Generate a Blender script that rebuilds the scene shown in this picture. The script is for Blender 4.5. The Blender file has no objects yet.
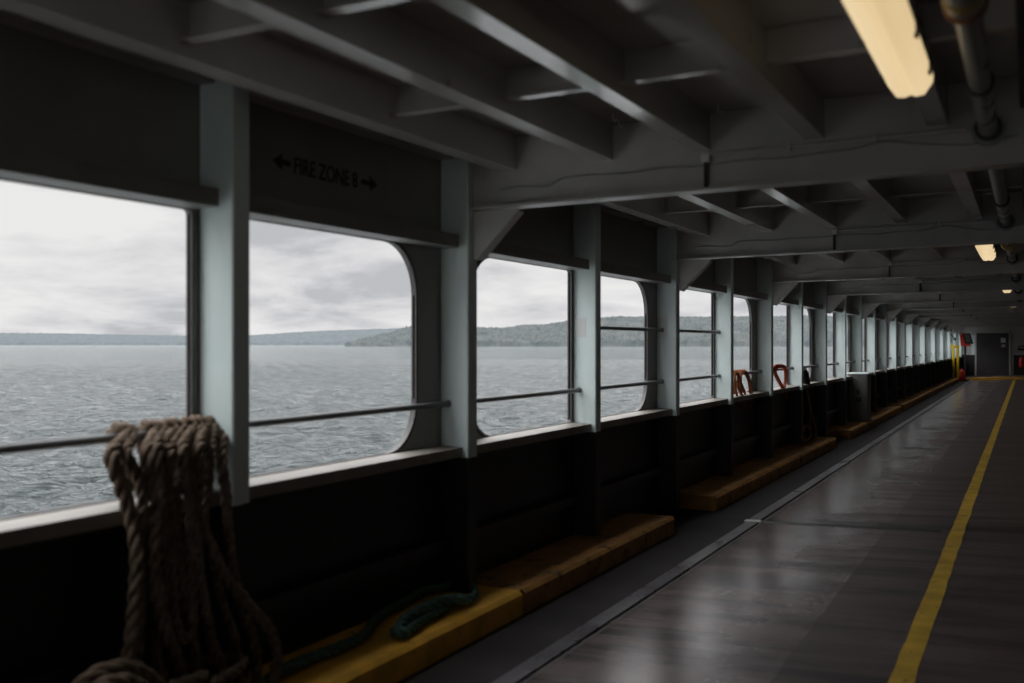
import bpy, math, random
import numpy as np
from mathutils import Vector, noise
random.seed(7)
C = bpy.context.scene.collection
PI = math.pi
# ------------------------------------------------------------------ camera numbers
F = 995.0; TH = math.atan(516/F); EYE = 1.55
cT, sT = math.cos(TH), math.sin(TH)
def pt(px, py, X=None, Y=None, Z=None):
    """world point seen at a photograph position, on the plane X=, Y= or Z="""
    u = px-512; v = 344-py
    dx = -sT*F + cT*u; dy = cT*F + sT*u
    if X is not None: s = X/dx
    elif Y is not None: s = Y/dy
    else: s = (Z-EYE)/v
    return Vector((dx*s, dy*s, EYE+v*s))
# ------------------------------------------------------------------ materials
def nodes(name):
    m = bpy.data.materials.new(name); m.use_nodes = True
    nt = m.node_tree; b = nt.nodes['Principled BSDF']
    return m, nt, b
def N(nt, t, **kw):
    n = nt.nodes.new(t)
    for k, v in kw.items(): setattr(n, k, v)
    return n
def ramp(nt, fac, stops):
    r = N(nt, 'ShaderNodeValToRGB')
    while len(r.color_ramp.elements) < len(stops): r.color_ramp.elements.new(0.5)
    for e, (p, c) in zip(r.color_ramp.elements, stops):
        e.position = p; e.color = (c[0], c[1], c[2], 1) if not isinstance(c, (int, float)) else (c, c, c, 1)
    nt.links.new(fac, r.inputs['Fac']); return r.outputs['Color']
def noise_tex(nt, scale, detail=4, rough=.55, vec=None, stretch=None, dist=0):
    n = N(nt, 'ShaderNodeTexNoise'); n.inputs['Scale'].default_value = scale
    n.inputs['Detail'].default_value = detail; n.inputs['Roughness'].default_value = rough
    n.inputs['Distortion'].default_value = dist
    if vec is None:
        g = N(nt, 'ShaderNodeNewGeometry'); vec = g.outputs['Position']
    if stretch:
        mp = N(nt, 'ShaderNodeMapping'); mp.inputs['Scale'].default_value = stretch
        nt.links.new(vec, mp.inputs['Vector']); vec = mp.outputs['Vector']
    nt.links.new(vec, n.inputs['Vector']); return n.outputs['Fac']
def mix(nt, fac, a, b):
    m = N(nt, 'ShaderNodeMix', data_type='RGBA')
    for s, v in ((0, fac), (6, a), (7, b)):
        if isinstance(v, (int, float)): m.inputs[s].default_value = v
        elif isinstance(v, tuple): m.inputs[s].default_value = (*v, 1)
        else: nt.links.new(v, m.inputs[s])
    return m.outputs[2]
def math_n(nt, op, a, b=0.0, clamp=False):
    m = N(nt, 'ShaderNodeMath', operation=op); m.use_clamp = clamp
    for s, v in ((0, a), (1, b)):
        if isinstance(v, (int, float)): m.inputs[s].default_value = v
        else: nt.links.new(v, m.inputs[s])
    return m.outputs[0]
def bump(nt, b, h, strength, dist):
    bp = N(nt, 'ShaderNodeBump'); bp.inputs['Strength'].default_value = strength
    bp.inputs['Distance'].default_value = dist
    nt.links.new(h, bp.inputs['Height']); nt.links.new(bp.outputs[0], b.inputs['Normal'])
def paint(name, col, rough=.4, var=.12, wear=None, bs=.15, scale=3, spec=.5, metal=0):
    m, nt, b = nodes(name)
    f = noise_tex(nt, scale, 5)
    c2 = tuple(c*(1-var) for c in col); c1 = tuple(min(1, c*(1+var)) for c in col)
    c = ramp(nt, f, [(.3, c2), (.7, c1)])
    if wear:
        w = noise_tex(nt, 9, 8, .7)
        wf = ramp(nt, w, [(wear[1], 0.0), (wear[1]+.06, 1.0)])
        c = mix(nt, wf, c, wear[0])
    nt.links.new(c, b.inputs['Base Color'])
    rr = ramp(nt, noise_tex(nt, 2.2, 4), [(.3, max(.02, rough-.08)), (.7, rough+.08)])
    nt.links.new(rr, b.inputs['Roughness'])
    b.inputs['Specular IOR Level'].default_value = spec; b.inputs['Metallic'].default_value = metal
    bump(nt, b, noise_tex(nt, 14, 5), bs, .01)
    return m
def hull_paint(name='hull_paint', lo=(.64, .76, .74), hi=(.72, .82, .80)):
    # pale green-grey enamel, black below the sill: one paint scheme on wall, posts and sills
    m, nt, b = nodes(name)
    g = N(nt, 'ShaderNodeNewGeometry'); sx = N(nt, 'ShaderNodeSeparateXYZ')
    nt.links.new(g.outputs['Position'], sx.inputs[0])
    f = noise_tex(nt, 2.5, 5)
    pale = ramp(nt, f, [(.3, lo), (.7, hi)])
    w = noise_tex(nt, 8, 8, .7, stretch=(1, 1, .35))
    pale = mix(nt, ramp(nt, w, [(.66, 0.0), (.74, 1.0)]), pale, (.30, .24, .18))
    black = ramp(nt, noise_tex(nt, 4, 6), [(.3, (.010, .011, .011)), (.75, (.022, .023, .023))])
    zz = math_n(nt, 'ADD', sx.outputs['Z'], math_n(nt, 'MULTIPLY', noise_tex(nt, 20, 3), .01))
    st = math_n(nt, 'GREATER_THAN', zz, .911)
    nt.links.new(mix(nt, st, black, pale), b.inputs['Base Color'])
    b.inputs['Roughness'].default_value = .42
    bump(nt, b, noise_tex(nt, 5, 5), .2, .02)
    return m
def ceiling_paint():
    m, nt, b = nodes('ceiling_enamel')
    c = ramp(nt, noise_tex(nt, 1.6, 5), [(.3, (.34, .32, .305)), (.7, (.43, .405, .385))])
    w = noise_tex(nt, 7, 8, .7)
    c = mix(nt, ramp(nt, w, [(.68, 0.0), (.76, 1.0)]), c, (.12, .09, .07))
    nt.links.new(c, b.inputs['Base Color'])
    nt.links.new(ramp(nt, noise_tex(nt, 1.2, 3), [(.3, .13), (.75, .20)]), b.inputs['Roughness'])
    b.inputs['IOR'].default_value = 2.7
    bump(nt, b, noise_tex(nt, 1.3, 2), .2, .02)
    return m
def deck_paint():
    m, nt, b = nodes('deck_paint')
    g = N(nt, 'ShaderNodeNewGeometry'); sx = N(nt, 'ShaderNodeSeparateXYZ')
    nt.links.new(g.outputs['Position'], sx.inputs[0]); X = sx.outputs['X']; Y = sx.outputs['Y']
    base = ramp(nt, noise_tex(nt, 1.3, 8, .65), [(.3, (.105, .080, .078)), (.55, (.165, .128, .124)), (.75, (.21, .168, .16))])
    # tyre scuffs smeared across the lane
    sc = noise_tex(nt, 1.0, 7, .7, stretch=(.45, 4.5, 1))
    base = mix(nt, ramp(nt, sc, [(.46, 0.0), (.62, .85)]), base, (.035, .031, .031))
    # rust-brown freckles
    rs = noise_tex(nt, 11, 8, .75)
    base = mix(nt, ramp(nt, rs, [(.64, 0.0), (.72, .8)]), base, (.06, .035, .022))
    dj = math_n(nt, 'ABSOLUTE', math_n(nt, 'ADD', math_n(nt, 'SUBTRACT', Y, 8.78), math_n(nt, 'MULTIPLY', math_n(nt, 'SUBTRACT', noise_tex(nt, 2, 4), .5), .12)))
    base = mix(nt, ramp(nt, dj, [(.05, .85), (.20, 0.0)]), base, (.028, .025, .025))
    # the walkway strip along the kerb and the darker lane beyond the yellow line are other coats
    strip = math_n(nt, 'LESS_THAN', X, -2.16)
    cstrip = ramp(nt, noise_tex(nt, 3, 6), [(.3, (.024, .021, .021)), (.7, (.040, .035, .035))])
    edge = math_n(nt, 'ADD', X, math_n(nt, 'MULTIPLY', noise_tex(nt, 2, 3), .05))
    far = math_n(nt, 'GREATER_THAN', edge, -1.00)
    dark = mix(nt, .28, base, (.022, .020, .020))
    base = mix(nt, far, base, dark)
    base = mix(nt, strip, base, cstrip)
    nt.links.new(base, b.inputs['Base Color'])
    worn = math_n(nt, 'ADD', math_n(nt, 'ADD', math_n(nt, 'MULTIPLY', X, .55), 1.22), math_n(nt, 'MULTIPLY', math_n(nt, 'SUBTRACT', noise_tex(nt, 1.1, 7, .65), .5), 1.6))
    rr = ramp(nt, worn, [(.25, .17), (.55, .29), (.75, .46)])
    rr = mix(nt, strip, rr, (.75, .75, .75))
    rr = mix(nt, far, rr, (.42, .42, .42))
    nt.links.new(rr, b.inputs['Roughness'])
    sp_ = mix(nt, far, (.5, .5, .5), (.36, .36, .36)); sp_ = mix(nt, strip, sp_, (.12, .12, .12))
    nt.links.new(sp_, b.inputs['Specular IOR Level'])
    h = math_n(nt, 'ADD', noise_tex(nt, 60, 3), math_n(nt, 'MULTIPLY', noise_tex(nt, 1.2, 2), 3.0))
    bump(nt, b, h, .12, .01)
    return m
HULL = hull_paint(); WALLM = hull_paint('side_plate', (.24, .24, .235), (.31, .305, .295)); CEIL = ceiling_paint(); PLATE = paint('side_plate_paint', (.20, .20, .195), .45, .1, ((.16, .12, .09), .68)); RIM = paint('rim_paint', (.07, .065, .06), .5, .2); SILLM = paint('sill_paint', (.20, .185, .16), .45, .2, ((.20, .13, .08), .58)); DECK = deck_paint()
BEAM = paint('beam_paint', (.42, .405, .395), .33, .12, ((.16, .11, .08), .70))
RAIL = paint('rail_paint', (.13, .135, .135), .45, .2, ((.12, .06, .03), .62))
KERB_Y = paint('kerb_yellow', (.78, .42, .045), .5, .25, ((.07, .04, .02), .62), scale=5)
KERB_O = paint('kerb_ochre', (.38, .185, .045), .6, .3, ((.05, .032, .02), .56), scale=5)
LINE = paint('lane_yellow', (.60, .38, .04), .5, .25, ((.06, .045, .03), .60), scale=6)
SEAM = paint('worn_steel', (.07, .064, .072), .32, .25, ((.08, .07, .07), .56), scale=5)
DARK = paint('dark_metal', (.03, .03, .032), .5, .2)
BLACK = paint('black_paint', (.012, .012, .012), .5, .2)
GREY = paint('locker_grey', (.11, .11, .105), .5, .15, ((.05, .04, .03), .62))
PIPE = paint('pipe_paint', (.26, .27, .26), .3, .15, ((.22, .13, .05), .66))
BRASS = paint('valve_ochre', (.42, .30, .08), .35, .2)
RUST = paint('rust_band', (.30, .10, .03), .7, .3)
WHITE = paint('white_plastic', (.6, .6, .58), .4, .05)
RED = paint('red_paint', (.75, .05, .03), .35, .1)
FRAME_Y = paint('frame_yellow', (.75, .52, .02), .4, .1)
SCREEN = paint('screen_glass', (.14, .16, .16), .12, .05)
TEXTM = paint('stencil_black', (.02, .022, .022), .6, .1)
NOTICE_REFL = paint('notice_and_reflection', (.66, .70, .68), .6, .05)
PINK = paint('notice_pink', (.6, .42, .42), .6, .05)
BLIND = paint('bulkhead_grey', (.48, .475, .46), .5, .1)
CASING = paint('casing_paint', (.22, .205, .19), .5, .1)
DOORM = paint('door_brown', (.055, .05, .05), .5, .1)
def rope_mat(name, c1, c2):
    m, nt, b = nodes(name)
    c = ramp(nt, noise_tex(nt, 30, 6, .7), [(.3, c1), (.7, c2)])
    nt.links.new(c, b.inputs['Base Color']); b.inputs['Roughness'].default_value = .9
    b.inputs['Specular IOR Level'].default_value = .15
    bump(nt, b, noise_tex(nt, 220, 3), .5, .004)
    return m
ROPE = rope_mat('manila_rope', (.050, .036, .027), (.27, .20, .145))
ROPE_O = rope_mat('orange_rope', (.14, .045, .02), (.28, .10, .045))
ROPE_R = rope_mat('red_rope', (.28, .05, .03), (.42, .10, .06))
ROPE_T = rope_mat('tan_rope', (.20, .11, .06), (.32, .19, .11))
ROPE_G = rope_mat('green_hawser', (.05, .10, .085), (.10, .19, .155))
HOSE = rope_mat('black_hose', (.010, .010, .010), (.02, .02, .02))
def lamp_mat():
    m, nt, b = nodes('lit_diffuser')
    e = ramp(nt, noise_tex(nt, 1.0, 1, vec=None, stretch=(9, .3, 1)), [(.35, (.80, .58, .30)), (.65, (1.0, .78, .46))])
    b.inputs['Base Color'].default_value = (.5, .4, .25, 1)
    nt.links.new(e, b.inputs['Emission Color']); b.inputs['Emission Strength'].default_value = .72
    b.inputs['Roughness'].default_value = .4
    return m
LAMP = lamp_mat()
def sea_mat():
    m, nt, b = nodes('sea_water')
    b.inputs['Base Color'].default_value = (.030, .050, .052, 1)
    b.inputs['Roughness'].default_value = .12
    b.inputs['IOR'].default_value = 1.33
    g = N(nt, 'ShaderNodeNewGeometry'); mp = N(nt, 'ShaderNodeMapping'); mp.inputs['Rotation'].default_value = (0, 0, -2.15)
    nt.links.new(g.outputs['Position'], mp.inputs['Vector'])
    sx = N(nt, 'ShaderNodeSeparateXYZ'); nt.links.new(g.outputs['Position'], sx.inputs[0])
    near = math_n(nt, 'MULTIPLY', math_n(nt, 'ADD', sx.outputs['X'], 14.0), .25, True)
    foam_bounce = math_n(nt, 'MULTIPLY', near, ramp(nt, noise_tex(nt, .8, 8, .7), [(.36, 0.0), (.48, 1.0)]))  # white foam added along the hull, unseen, to bounce light onto the ceiling
    nt.links.new(mix(nt, foam_bounce, (.085, .102, .104), (.82, .85, .85)), b.inputs['Base Color'])
    nt.links.new(mix(nt, foam_bounce, (.09, .09, .09), (.7, .7, .7)), b.inputs['Roughness'])
    h1 = noise_tex(nt, 1.0, 6, .62, vec=mp.outputs['Vector'], stretch=(3.4, .75, 1))
    h2 = noise_tex(nt, .3, 3, .6, vec=mp.outputs['Vector'], stretch=(1.8, .6, 1))
    h = math_n(nt, 'ADD', h1, math_n(nt, 'MULTIPLY', h2, 1.6))
    bump(nt, b, h, 1.0, 2.0)
    return m
SEA = sea_mat()
def forest_mat(name, c1, c2):
    m, nt, b = nodes(name)
    c = ramp(nt, noise_tex(nt, .03, 8, .7), [(.35, c1), (.6, c2)])
    nt.links.new(c, b.inputs['Base Color']); b.inputs['Roughness'].default_value = .95
    b.inputs['Specular IOR Level'].default_value = .05
    return m
FOREST = forest_mat('hazed_forest', (.046, .058, .062), (.078, .084, .082))  # haze is put into the colour as greyed, bluish tones
FARHILL = forest_mat('hazed_far_forest', (.066, .078, .085), (.084, .096, .101))  # paler, flatter tones put the distance haze into the colour
# ------------------------------------------------------------------ mesh builder
class MB:
    def __init__(s): s.v = []; s.f = []; s.smooth = []
    def add(s, vs, fs, smooth=False):
        o = len(s.v); s.v += [tuple(v) for v in vs]
        for f in fs: s.f.append([o+i for i in f]); s.smooth.append(smooth)
    def box(s, a, b, bev=0, shear=0.0):
        x0, y0, z0 = a; x1, y1, z1 = b
        if bev <= 0:
            vs = [(x, y, z+shear*x) for z in (z0, z1) for x, y in ((x0, y0), (x1, y0), (x1, y1), (x0, y1))]
            s.add(vs, [(3, 2, 1, 0), (4, 5, 6, 7), (0, 1, 5, 4), (1, 2, 6, 5), (2, 3, 7, 6), (3, 0, 4, 7)])
            return
        e = bev                                            # chamfered box: three rings per end
        def ring(z, i):
            X0, X1, Y0, Y1 = x0+i, x1-i, y0+i, y1-i
            return [(X0+e, Y0, z), (X1-e, Y0, z), (X1, Y0+e, z), (X1, Y1-e, z), (X1-e, Y1, z), (X0+e, Y1, z), (X0, Y1-e, z), (X0, Y0+e, z)]
        rs = [ring(z0, e*.6), ring(z0+e, 0), ring(z1-e, 0), ring(z1, e*.6)]
        vs = [(x, y, z+shear*x) for r in rs for x, y, z in r]; fs = [tuple(range(7, -1, -1)), tuple(range(24, 32))]
        for k in range(3):
            for i in range(8):
                j = (i+1) % 8; fs.append((k*8+i, k*8+j, k*8+8+j, k*8+8+i))
        s.add(vs, fs)
    def prism(s, prof, a, b, axis='y'):
        """profile of 2D points swept from a to b along an axis"""
        n = len(prof)
        def P(p, t):
            if axis == 'y': return (p[0], t, p[1])
            if axis == 'x': return (t, p[0], p[1])
            return (p[0], p[1], t)
        vs = [P(p, a) for p in prof]+[P(p, b) for p in prof]
        fs = [tuple(range(n-1, -1, -1)), tuple(range(n, 2*n))]
        for i in range(n): fs.append((i, (i+1) % n, n+(i+1) % n, n+i))
        s.add(vs, fs)
    def tube(s, pts, r, n=10, caps=True):
        pts = [Vector(p) for p in pts]; rings = []
        rr = r if hasattr(r, '__len__') else [r]*len(pts)
        t0 = (pts[1]-pts[0]).normalized()
        u = t0.orthogonal().normalized()
        for i, p in enumerate(pts):
            t = (pts[min(i+1, len(pts)-1)]-pts[max(i-1, 0)]).normalized()
            u = (u-t*u.dot(t)).normalized(); w = t.cross(u)
            rings.append([p+(u*math.cos(2*PI*k/n)+w*math.sin(2*PI*k/n))*rr[i] for k in range(n)])
        vs = [q for rg in rings for q in rg]; fs = []
        for i in range(len(pts)-1):
            for k in range(n):
                j = (k+1) % n; fs.append((i*n+k, i*n+j, (i+1)*n+j, (i+1)*n+k))
        s.add(vs, fs, True)
        if caps: s.add(rings[0], [tuple(range(n-1, -1, -1))]); s.add(rings[-1], [tuple(range(n))])
    def lathe(s, c, prof, n=20):
        """prof: (radius, z) pairs turned about the vertical through c"""
        vs = [(c[0]+r*math.cos(2*PI*k/n), c[1]+r*math.sin(2*PI*k/n), c[2]+z) for r, z in prof for k in range(n)]
        fs = []
        for i in range(len(prof)-1):
            for k in range(n):
                j = (k+1) % n; fs.append((i*n+k, i*n+j, (i+1)*n+j, (i+1)*n+k))
        fs.append(tuple(range(n-1, -1, -1))); fs.append(tuple(range((len(prof)-1)*n, len(prof)*n)))
        s.add(vs, fs, True)
    def rope(s, ctrl, r, twist=None, step=.012, n=6):
        """three strands laid round a smooth path"""
        path = smooth(ctrl, step); twist = twist or r*7.0
        u = (path[1]-path[0]).normalized().orthogonal().normalized(); fr = []; L = 0
        for i, p in enumerate(path):
            t = (path[min(i+1, len(path)-1)]-path[max(i-1, 0)]).normalized()
            u = (u-t*u.dot(t)).normalized(); w = t.cross(u)
            if i: L += (p-path[i-1]).length
            fr.append((p, u.copy(), w, L))
        for k in range(3):
            s.tube([p+(u*math.cos(2*PI*(k/3+L/twist))+w*math.sin(2*PI*(k/3+L/twist)))*r*.54 for p, u, w, L in fr], r*.52, n)
    def build(s, name, mat, parent=None):
        me = bpy.data.meshes.new(name); me.from_pydata(s.v, [], s.f); me.validate(); me.update()
        for p, sm in zip(me.polygons, s.smooth): p.use_smooth = sm
        me.materials.append(mat)
        o = bpy.data.objects.new(name, me); C.objects.link(o)
        if parent: o.parent = parent
        return o
def smooth(ctrl, step):
    c = [Vector(p) for p in ctrl]; c = [c[0]*2-c[1]]+c+[c[-1]*2-c[-2]]; out = []
    for i in range(1, len(c)-2):
        n = max(2, int((c[i+1]-c[i]).length/step))
        for k in range(n):
            t = k/n; a, b, d, e = c[i-1], c[i], c[i+1], c[i+2]
            out.append(.5*((2*b)+(-a+d)*t+(2*a-5*b+4*d-e)*t*t+(-a+3*b-3*d+e)*t**3))
    out.append(c[-2]); return out
def tag(o, label=None, cat=None, group=None, kind=None):
    if label: o['label'] = label
    if cat: o['category'] = cat
    if group: o['group'] = group
    if kind: o['kind'] = kind
    return o
def empty(name, loc=(0, 0, 0)):
    o = bpy.data.objects.new(name, None); C.objects.link(o); o.location = loc; o.empty_display_size = .1
    return o
def copy_tree(o, parent=None):
    c = o.copy(); C.objects.link(c)
    if parent: c.parent = parent
    for ch in list(o.children): copy_tree(ch, c)
    return c
def struct(o, label, cat): return tag(o, label, cat, kind='structure')
# ------------------------------------------------------------------ ship dimensions
XI, XP = -2.805, -2.99          # inner face of posts, inner face of the side plate
Z0, Z1 = .975, 2.09             # window opening
CZ = 2.70                       # deckhead plate at the wall
CC = .012                       # deckhead camber
FC = .035                       # deck camber inboard of the seam
BAY = 1.87; BY0 = 4.92          # web frame spacing is 2 bays; post A near face at 4.87
YEND = BY0+BAY*26               # bulkhead
YBACK = -12.0; XR = 2.7
def fz(x): return FC*max(0.0, x+2.16)
def cz(x, z=CZ): return z+CC*(x+2.8)
# floor ------------------------------------------------------------
m = MB()
xs = [-3.0, -2.16, XR]; 
top = [(x, y, fz(x)) for y in (YBACK, YEND+.2) for x in xs]
bot = [(x, y, -.06) for x, y, z in top]
m.add(top+bot, [(0, 1, 4, 3), (1, 2, 5, 4), (9, 10, 7, 6), (10, 11, 8, 7), (0, 3, 9, 6), (5, 2, 8, 11), (1, 0, 6, 7), (2, 1, 7, 8), (3, 4, 10, 9), (4, 5, 11, 10)])
struct(m.build('floor', DECK), 'scuffed dark brown steel car deck running to the far bulkhead', 'floor')
# ceiling ------------------------------------------------------------
m = MB(); m.box((-3.0, YBACK, CZ+CC*2.8), (XR, YEND+.2, CZ+.02+CC*2.8), shear=CC)
struct(m.build('ceiling', CEIL), 'glossy grey painted steel deckhead plate with stiffeners below', 'ceiling')
# side wall with rounded openings -------------------------------------
def opening(ys, ye, rl, rr):
    """outline (y,z) of an opening, corner radii at its near and far end"""
    out = []
    for cy, cz_, a0, r in ((ys+rl, Z0+rl, PI, rl), (ye-rr, Z0+rr, 1.5*PI, rr), (ye-rr, Z1-rr, 0, rr), (ys+rl, Z1-rl, .5*PI, rl)):
        n = 10
        for k in range(n+1):
            a = a0+k/n*PI/2; out.append((cy+r*math.cos(a), cz_+r*math.sin(a)))
    return out
# bays: index 0 is the one the first window (left edge) lies in; posts at y_post(i) near faces
def ypost(i): return 3.0+BAY*i          # i even: slim post B; odd: web-frame post A
wins = []; RS = .022; RB = .275
for i in range(-6, 28):                 # window i lies before post i
    far_is_A = i % 2 == 1
    ys = ypost(i-1)+(.17 if far_is_A else .34); ye = ypost(i)-(.265 if far_is_A else .045)
    wins.append((i, ys, ye, RS if far_is_A else RB, RB if far_is_A else RS))
cu = bpy.data.curves.new('wall_left', 'CURVE'); cu.dimensions = '2D'; cu.fill_mode = 'BOTH'
def spl(pts):
    sp = cu.splines.new('POLY'); sp.points.add(len(pts)-1); sp.use_cyclic_u = True
    for p, q in zip(sp.points, pts): p.co = (q[0], q[1], 0, 1)
spl([(YBACK, 0), (YEND+.2, 0), (YEND+.2, CZ), (YBACK, CZ)])
for w in wins: spl(opening(*w[1:]))
cu.extrude = .006
tmp = bpy.data.objects.new('tmp', cu); C.objects.link(tmp)
dg = bpy.context.evaluated_depsgraph_get(); me = bpy.data.meshes.new_from_object(tmp.evaluated_get(dg))
bpy.data.objects.remove(tmp)
for v in me.vertices: v.co = (XP-.006+v.co.z, v.co.x, v.co.y)
me.materials.clear(); me.materials.append(WALLM)
wl = bpy.data.objects.new('wall_left', me); C.objects.link(wl)
struct(wl, 'steel ship side, pale above and black below the window sills', 'wall')
# windows: rim with sill and header ledges
for k, (i, ys, ye, rl, rr) in enumerate([w for w in wins if w[0] >= 0]):
    o1 = opening(ys, ye, rl, rr)
    m = MB(); n = len(o1); cyc = (ys+ye)/2; czc = (Z0+Z1)/2
    def off(p, d):
        dy = d if p[0] > cyc else -d; dz = d if p[1] > czc else -d
        return (p[0]+dy, p[1]+dz)
    inner = [(XP+.010, y, z) for y, z in o1]+[(XP-.022, y, z) for y, z in o1]
    o2 = [off(p, .016) for p in o1]
    outer = [(XP+.010, y, z) for y, z in o2]+[(XP-.022, y, z) for y, z in o2]
    fs = []
    for a in range(n):
        b = (a+1) % n
        fs += [(a, b, n+b, n+a), (2*n+b, 2*n+a, 3*n+a, 3*n+b), (b, a, 2*n+a, 2*n+b), (n+a, n+b, 3*n+b, 3*n+a)]
    m.add(inner+outer, fs)
    w = m.build('window_%d' % (k+1), RIM)
    struct(w, 'open ship window, number %d counted from the left edge of the picture' % (k+1), 'window')
    y0, y1 = ypost(i-1)+.10, ypost(i)-.012
    y1 = min(y1, YEND-.01)
    s_ = MB()                           # channel sill: ledge and turned-down face
    s_.prism([(XP+.004, .955), (XP+.004, .972), (-2.835, .966), (-2.835, .912), (-2.843, .912), (-2.843, .955)], y0, y1)
    s_.build('window_sill', SILLM, w)
    h_ = MB()
    h_.prism([(XP+.004, 2.105), (XP+.004, 2.092), (-2.84, 2.092), (-2.84, 2.165), (-2.848, 2.165), (-2.848, 2.105)], y0, y1-.03)
    h_.build('window_header', PLATE, w)
# angle at the top of the wall and longitudinal bar low on the wall
m = MB(); m.prism([(XP+.002, 2.60), (-2.90, 2.60), (-2.90, 2.612), (XP+.012, 2.612), (XP+.012, CZ), (XP+.002, CZ)], YBACK, YEND)
for k in range(0, 44):
    y = 1.24*k-.03; m.box((XP+.01, y, 2.612), (-2.91, y+.012, CZ-.004))
struct(m.build('trim_1', BEAM), 'steel angle along the top of the ship side', 'trim')
m = MB(); m.prism([(XP, .45), (-2.915, .45), (-2.915, .385), (-2.923, .385), (-2.923, .442), (XP, .442)], YBACK, YEND)
struct(m.build('trim_2', HULL), 'black stiffening bar low along the ship side', 'trim')
# ------------------------------------------------------------------ posts
plab = ['pale grey-green steel post at left where the thick rope hangs',
        'wide pale post right of the fire zone lettering, under the nearest cross beam',
        'slim pale post with a faint pale patch, single guard rail to its left',
        'pale post under the second cross beam, two guard rails ending on it',
        'slim pale post just left of the orange-brown rope bundle',
        'pale post between the orange-brown rope bundle and the red rope loop',
        'slim pale post just right of the red rope loop',
        'pale post right of the dark hose that hangs from the rail']
def make_post(i, far=None):
    y = ypost(i); A = i % 2 == 1; w = .107 if A else .10
    m = MB(); d = .010
    m.box((XP+.002, y, .141 if any(a-.1 <= y <= b for a, b in ((.9, 7.86), (9.05, 15.6), (17, 24.3), (24.9, 33.5), (34, 45.8))) else 0), (XI, y+w, cz(XI)-.004), bev=.006)
    if not A:
        pass
    name = 'hull_post'
    o = m.build(name, HULL)
    if A:                              # doubled flange against the plate and knee bracket under the beam
        b = MB(); t = .012; yc = BY0+BAY*(i-1)
        b.add([(XI, yc, 2.30), (XI+.30, yc, 2.30+CC*.3), (XI+.30, yc, 2.29), (XI+.04, yc, 2.03), (XI, yc, 2.03),
               (XI, yc+t, 2.30), (XI+.30, yc+t, 2.30+CC*.3), (XI+.30, yc+t, 2.29), (XI+.04, yc+t, 2.03), (XI, yc+t, 2.03)],
              [(4, 3, 2, 1, 0), (5, 6, 7, 8, 9), (0, 1, 6, 5), (1, 2, 7, 6), (2, 3, 8, 7), (3, 4, 9, 8), (4, 0, 5, 9)])
        # diagonal face flange of the knee
        nx, nz = .285/.386, .26/.386
        p0 = Vector((XI+.04, 0, 2.03)); p1 = Vector((XI+.30, 0, 2.29)); nn = Vector((nz, 0, -nx))*0+Vector((.74, 0, -.67)).normalized()*.008
        q = []
        for yy in (yc-.035, yc+.05):
            q += [(p0.x, yy, p0.z), (p1.x, yy, p1.z), (p1.x+nn.x, yy, p1.z+nn.z), (p0.x+nn.x, yy, p0.z+nn.z)]
        b.add(q, [(0, 1, 2, 3), (7, 6, 5, 4), (0, 4, 5, 1), (1, 5, 6, 2), (2, 6, 7, 3), (3, 7, 4, 0)])
        b.build('knee_bracket', BEAM, o)
    return o
for i in range(0, 27):
    o = make_post(i)
    if i < len(plab): tag(o, plab[i], 'post', 'steel posts along the ship side')
    elif i < 14: tag(o, 'pale steel post of the tight row behind the grey locker', 'post', 'posts behind the grey locker')
    else: tag(o, 'narrow pale steel post in the distant run before the yellow frame', 'post', 'distant posts')
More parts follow.
